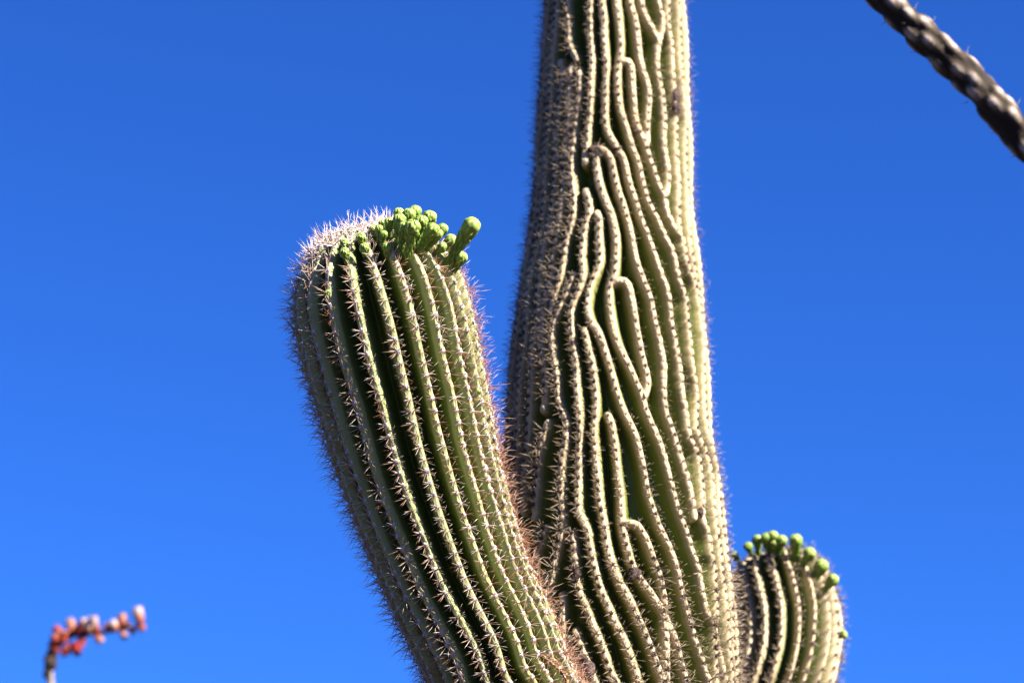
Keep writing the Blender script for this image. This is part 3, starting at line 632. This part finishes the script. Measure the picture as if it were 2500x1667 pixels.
# ---- flower buds ------------------------------------------------------------
def bud_mesh(L, rh, smooth, seed, rows=44, cols=40):
    """club-shaped bud wrapped in overlapping scales, axis +Z, base at the origin"""
    r = np.random.default_rng(seed)
    top = L + rh * 0.95
    rb = rh * (0.50 if L > 2.2 * rh else 0.62)
    a = np.linspace(0, 1, rows)
    y = top * (1 - (1 - a) ** 1.7)
    y[-1] = top * 0.9995
    t = np.clip((y / max(L, 1e-4) - (0.30 if L > 2.2 * rh else 0.0)) / (0.70 if L > 2.2 * rh else 1.0), 0, 1)
    body = rb + (rh - rb) * (t * t * (3 - 2 * t)) ** 1.25
    body = np.where(y > L, rh * np.sqrt(np.clip(1 - ((y - L) / (rh * 0.95)) ** 2, 0.0002, 1)), body)
    phi = np.linspace(0, 2 * math.pi, cols, endpoint=False)
    nsc = int(12 + 15 * min(2.4, L / rh / 1.5))
    k = np.arange(nsc)
    sy = top * (0.02 + 0.98 * (k + 0.5) / nsc); sa = k * 2.39996 + r.normal(0, 0.12, nsc)
    PH, Y = np.meshgrid(phi, y)
    F1 = np.full(PH.shape, 9.0); F2 = F1.copy(); ty = np.zeros(PH.shape)
    bb = np.repeat(np.maximum(body, 0.25 * rh)[:, None], cols, 1)
    for i in range(nsc):
        da = (PH - sa[i] + math.pi) % (2 * math.pi) - math.pi
        dd = np.hypot(da * bb / rh * 1.35, (Y - sy[i]) / rh * 0.42)
        ty = np.where(dd < F1, (Y - sy[i]) / rh, ty)
        F2 = np.minimum(F2, np.maximum(dd, F1)); F1 = np.minimum(F1, dd)
    cell = np.clip((F2 - F1) / 0.26, 0, 1); cell = cell * cell * (3 - 2 * cell)
    lift = np.clip(0.5 + ty * 0.9, 0, 1)                     # scale tips stand proud
    headk = np.clip((Y - L * 0.75) / (rh * 0.8), 0, 1)
    amp = rh * (0.27 - 0.22 * smooth * headk)
    ridges = 0.075 * rh * np.cos(PH * 7 + 0.6 * np.sin(Y / rh * 2)) * (1 - 0.7 * headk)
    R = body[:, None] + amp * (cell * (0.35 + 0.65 * lift) - 0.45) * np.clip(bb * 0 + body[:, None] / (0.3 * rh), 0, 1) + ridges
    V = np.stack([R * np.cos(PH), R * np.sin(PH), Y + amp * 0.35 * cell * headk], -1)
    idx = np.arange(rows * cols).reshape(rows, cols); nx = np.roll(idx, -1, 1)
    quads = np.stack([idx[:-1], nx[:-1], nx[1:], idx[1:]], -1).reshape(-1, 4)
    tip = np.clip(0.30 + 0.45 * cell * lift + 0.25 * headk - 0.15 * (1 - cell), 0, 1)
    return mesh_from('flower_bud', V.reshape(-1, 3), quads, attrs={'scale_tip': tip}, mats=[M_BUD])

def place_bud(row, parent, seed, rows, cols):
    b0, h0 = np.array(row[:3]), np.array(row[3:6]); rh, sm = row[6] * 1.08, row[7]
    ax = h0 - b0; L = np.linalg.norm(ax)
    L = max(L, rh * 0.6)
    o = add('flower_bud', bud_mesh(L, rh, sm, seed, rows, cols), parent)
    q = Vector(ax).to_track_quat('Z', 'X')
    o.rotation_mode = 'QUATERNION'; o.rotation_quaternion = q
    o.location = Vector(b0 - ROOT)
for i, row in enumerate(BUDS_NEAR): place_bud(row, arm_near, 700 + i, 46, 44)
for i, row in enumerate(BUDS_FAR): place_bud(row, arm_far, 760 + i, 30, 28)

# ---- scars and the torn skin in the crook of the arm -------------------------
def lump_mesh(name, sx, sy, sz, seed, mat, n=14):
    r = np.random.default_rng(seed)
    u = np.linspace(0.02, math.pi - 0.02, n); v = np.linspace(0, 2 * math.pi, 2 * n, endpoint=False)
    U_, V_ = np.meshgrid(v, u)
    k = 1 + 0.0 * U_
    for q_ in range(7):
        d = unit(r.normal(0, 1, 3)); f = r.uniform(3, 8)
        proj = d[0] * np.sin(V_) * np.cos(U_) + d[1] * np.sin(V_) * np.sin(U_) + d[2] * np.cos(V_)
        k += 0.10 * np.sin(proj * f + r.uniform(0, 6))
    Pn = np.stack([sx * k * np.sin(V_) * np.cos(U_), sy * k * np.sin(V_) * np.sin(U_), sz * k * np.cos(V_)], -1)
    idx = np.arange(n * 2 * n).reshape(n, 2 * n); nx = np.roll(idx, -1, 1)
    quads = np.stack([idx[:-1], idx[1:], nx[1:], nx[:-1]], -1).reshape(-1, 4)
    return mesh_from(name, Pn.reshape(-1, 3), quads, mats=[mat])
for i, (a, z, w, h) in enumerate(TRUNK_SCARS):
    p, n = tr_point(math.radians(a), z)
    R = frame(n, np.array([0, 0, 1.0]))
    o = add('scar', lump_mesh('scar', h, w, 0.45 * min(w, h) + 0.002, 820 + i, M_SCAR), trunk)
    o['label'] = 'dark corky scar'
    p = p - n * 0.003 - ROOT
    o.matrix_local = Matrix([[*R[0], p[0]], [*R[1], p[1]], [*R[2], p[2]], [0, 0, 0, 1]])

tq = spline(np.array(TORN_SKIN), 7); tr = np.random.default_rng(31)
V, Q, m_ = [], [], 7
for j, row in enumerate(tq):
    p, n = row[:3], row[3:] / np.linalg.norm(row[3:])
    tg = tq[min(j + 1, len(tq) - 1), :3] - tq[max(j - 1, 0), :3]
    w_ = np.cross(n, tg / np.linalg.norm(tg))
    half = (0.003 + 0.0045 * math.sin(math.pi * (j + 1) / (len(tq) + 1))) * tr.uniform(0.75, 1.2)
    for lay in (0, 1):
        for i in range(m_):
            u = -1 + 2 * i / (m_ - 1)
            curl = 0.0035 * u * u + 0.0012 * math.sin(j * 1.7 + i * 2.1) + tr.normal(0, 0.0005)
            V.append(p + w_ * half * u * (1 + tr.normal(0, 0.06)) + n * (curl - lay * 0.0022) - ROOT)
st = 2 * m_
ring = list(range(m_)) + list(range(2 * m_ - 1, m_ - 1, -1))
for j in range(len(tq) - 1):
    for k in range(st):
        a_, b_ = ring[k], ring[(k + 1) % st]
        Q.append((j * st + a_, j * st + b_, (j + 1) * st + b_, (j + 1) * st + a_))
o = add('torn_skin', mesh_from('torn_skin', np.array(V), Q, mats=[M_TORN]), arm_near)
o['label'] = 'strip of dry torn brown skin in the crook of the arm'

# ------------------------------------------------------------------ ocotillos
def tube(path, radii, cols, step, disp=None):
    q = spline(np.c_[np.array(path), np.array(radii)], 12)
    q, s = resample(q, step)
    c, r = q[:, :3], q[:, 3]
    T = unit(np.gradient(c, axis=0))
    ref = unit(np.array([0, -1.0, 0]) - T * (T @ np.array([0, -1.0, 0]))[:, None]); side = np.cross(T, ref)
    th = np.linspace(0, 2 * math.pi, cols, endpoint=False)
    S, A = np.meshgrid(s, th, indexing='ij')
    h = disp(S, A) if disp else 0 * S
    rad = r[:, None] * (1 + h)
    dirs = np.cos(th)[None, :, None] * ref[:, None] + np.sin(th)[None, :, None] * side[:, None]
    P = c[:, None] + dirs * rad[:, :, None]
    idx = np.arange(len(s) * cols).reshape(len(s), cols); nx = np.roll(idx, -1, 1)
    quads = np.stack([idx[:-1], nx[:-1], nx[1:], idx[1:]], -1).reshape(-1, 4)
    return P, quads, h, c, r, T, ref, side, s

def bark(seed, period, n_around, amp, total):
    """long raised leaf-base ridges winding round the stem, dark furrows between"""
    r = np.random.default_rng(seed)
    pts = []
    k = 0; y = -period
    while y < total + period:
        pts.append((y + r.normal(0, period * 0.22), k * 2.39996 + r.normal(0, 0.3))); y += period / n_around; k += 1
    pts = np.array(pts)
    def f(S, A):
        out = np.zeros(S.shape)
        for y0, a0 in pts:
            m = np.abs(S[:, 0] - y0) < period * 1.3
            if not m.any(): continue
            ds = (S[m] - y0) / (period * 0.9)
            da = ((A[m] - a0 + math.pi) % (2 * math.pi) - math.pi) / 0.50
            d2 = np.hypot(ds * (1 + 0.6 * (ds > 0)), da)
            out[m] = np.maximum(out[m], np.clip(1 - d2 ** 2.2, 0, 1) ** 0.7 * (1 - 0.35 * np.clip(-ds, 0, 1)))
        return amp * out
    return f

cone_v = np.array([(0.0011 * math.cos(i * 2.0944), 0.0011 * math.sin(i * 2.0944), 0) for i in range(3)] + [(0.001, 0, 0.017)])
cone = mesh_from('spine', cone_v, tris=[(0, 1, 3), (1, 2, 3), (2, 0, 3)], attrs={'tint': [0.1, 0.1, 0.1, 0.5]}, mats=[M_SPINE_OLD])

bare = empty('ocotillo', OCOTILLO_BARE[-1], 'bare ridged grey ocotillo stem slanting across open sky, without flowers', 'ocotillo')
path = OCOTILLO_BARE[::-1]
radii = np.interp(np.arange(len(path)), [0, 7, len(path) - 3, len(path) - 1], [0.034, 0.0245, 0.0225, 0.014])
tot = sum(np.linalg.norm(np.subtract(path[i], path[i + 1])) for i in range(len(path) - 1)) + 0.2
P, quads, h, c, r, T, ref, side, s = tube(path, radii, 40, 0.004, bark(5, 0.040, 5.0, 0.34, tot))
o0 = np.array(OCOTILLO_BARE[-1])
stem = add('stem', mesh_from('stem', P.reshape(-1, 3) - o0, quads, attrs={'crest': np.clip(h / 0.30 - 0.15, 0, 1)}, mats=[M_BARK]), bare)
r5 = np.random.default_rng(77)
u = s[-1] - 1.1; k = 0
while u < s[-1] - 0.05:
    i = np.searchsorted(s, u); a = k * 2.39996
    n = math.cos(a) * ref[i] + math.sin(a) * side[i]
    R = frame(n + T[i] * 0.3 + r5.normal(0, 0.1, 3), T[i]); p = c[i] + n * r[i] * 1.2 - o0
    o = add('spine', cone, stem); o.matrix_local = Matrix([[*R[0], p[0]], [*R[1], p[1]], [*R[2], p[2]], [0, 0, 0, 1]])
    u += 0.016; k += 1

fp = [np.array(p) for p in OCOTILLO_FLOWERING]
base = fp[0] * 1.0
root = np.array([base[0] - 0.10, base[1] + 0.15, 0.0])
path = [root, root + (0.01, 0, 0.5), base * 0.55 + root * 0.45 + (0.0, 0, 0.25), base + (-0.008, 0.01, -0.30), base + (-0.0015, 0.002, -0.07), base + (0, 0, -0.016)] + fp
blo = empty('ocotillo', tuple(root), 'ocotillo stem ending in a drooping spike of red and pink tubular flowers', 'ocotillo')
radii = [0.014, 0.012, 0.010, 0.007, 0.0056, 0.0052, 0.0050, 0.0048, 0.0044, 0.0044, 0.0042, 0.0036, 0.0032, 0.0028, 0.0024, 0.0016, 0.0016, 0.0016][:len(path)]
tot = sum(np.linalg.norm(path[i] - path[i + 1]) for i in range(len(path) - 1)) + 0.2
cut = 8
P, quads, h, c, r, T, ref, side, s = tube(path[:cut + 1], radii[:cut + 1], 20, 0.004, bark(8, 0.02, 4.0, 0.3, tot))
stem = add('stem', mesh_from('stem', P.reshape(-1, 3) - root, quads, attrs={'crest': np.clip(h / 0.2, 0, 1) * 0.3 + 0.65}, mats=[M_BARK]), blo)
P, quads, h, c, r, T, ref, side, s = tube(path[cut:], [0.0052, 0.0075, 0.0055, 0.0045, 0.004, 0.0035, 0.003, 0.002][:len(path) - cut], 12, 0.003)
spike = add('flower_spike', mesh_from('flower_spike', P.reshape(-1, 3) - root, quads, mats=[M_BRACT]), blo)

def flower_mesh(L, rad, pale, seed):
    """tubular corolla with five short recurved lobes; axis +Z"""
    r = np.random.default_rng(seed)
    ts = np.array([0, .08, .2, .35, .5, .65, .78, .88, .95, 1.0, 1.0, .95])
    rs = np.array([.34, .58, .78, .92, 1.0, 1.04, 1.04, 1.0, 0.96, 0.96, 1.02, 1.06]) * 0.95
    cols = 20; ph = np.linspace(0, 2 * math.pi, cols, endpoint=False)
    lobe = 0.5 + 0.5 * np.cos(5 * ph)
    V, al = [], []
    for j, (t, k) in enumerate(zip(ts, rs)):
        flare = max(0.0, (j - 7) / 4)
        rr = rad * k * (1 - 0.25 * flare * (1 - lobe)) * (1 + 0.05 * np.cos(5 * ph))
        V.append(np.stack([rr * np.cos(ph), rr * np.sin(ph), L * (t - 0.14 * flare * (1 - lobe)) + 0 * ph], -1))
        al.append(np.clip(pale * (0.35 + 0.9 * t) + 0 * ph + r.normal(0, 0.04), 0, 1))
    V = np.array(V); nj = len(ts)
    idx = np.arange(nj * cols).reshape(nj, cols); nx = np.roll(idx, -1, 1)
    quads = np.stack([idx[:-1], nx[:-1], nx[1:], idx[1:]], -1).reshape(-1, 4)
    V2 = V[:3].copy(); V2[:, :, :2] *= 1.25; V2[:, :, 2] -= 0.001
    return mesh_from('flower', V.reshape(-1, 3), quads, attrs={'along': np.array(al)}, mats=[M_PETAL]), V2
for i, row in enumerate(OCOTILLO_FLOWERS):
    b0, t0 = np.array(row[:3]), np.array(row[3:6]); ax = t0 - b0; L = np.linalg.norm(ax) * 1.12
    me, V2 = flower_mesh(L, row[6] * 0.95, row[7], 900 + i)
    o = add('flower', me, spike)
    o.rotation_mode = 'QUATERNION'; o.rotation_quaternion = Vector(ax).to_track_quat('Z', 'X'); o.location = Vector(b0 - root)
# dark bract cluster where the spike leaves the stem
for i in range(9):
    p = fp[2] + (fp[3] - fp[2]) * (0.25 + 0.9 * i / 8) + np.array([random.uniform(-0.006, 0.008), random.uniform(-0.006, 0.006), random.uniform(-0.012, 0.012)])
    o = add('bract', lump_mesh('bract', 0.0062, 0.0062, 0.009, 950 + i, M_BRACT, 8), spike)
    o.location = Vector(p - root); o.rotation_euler = (random.uniform(-.5, .5), random.uniform(-.6, .6), 0)
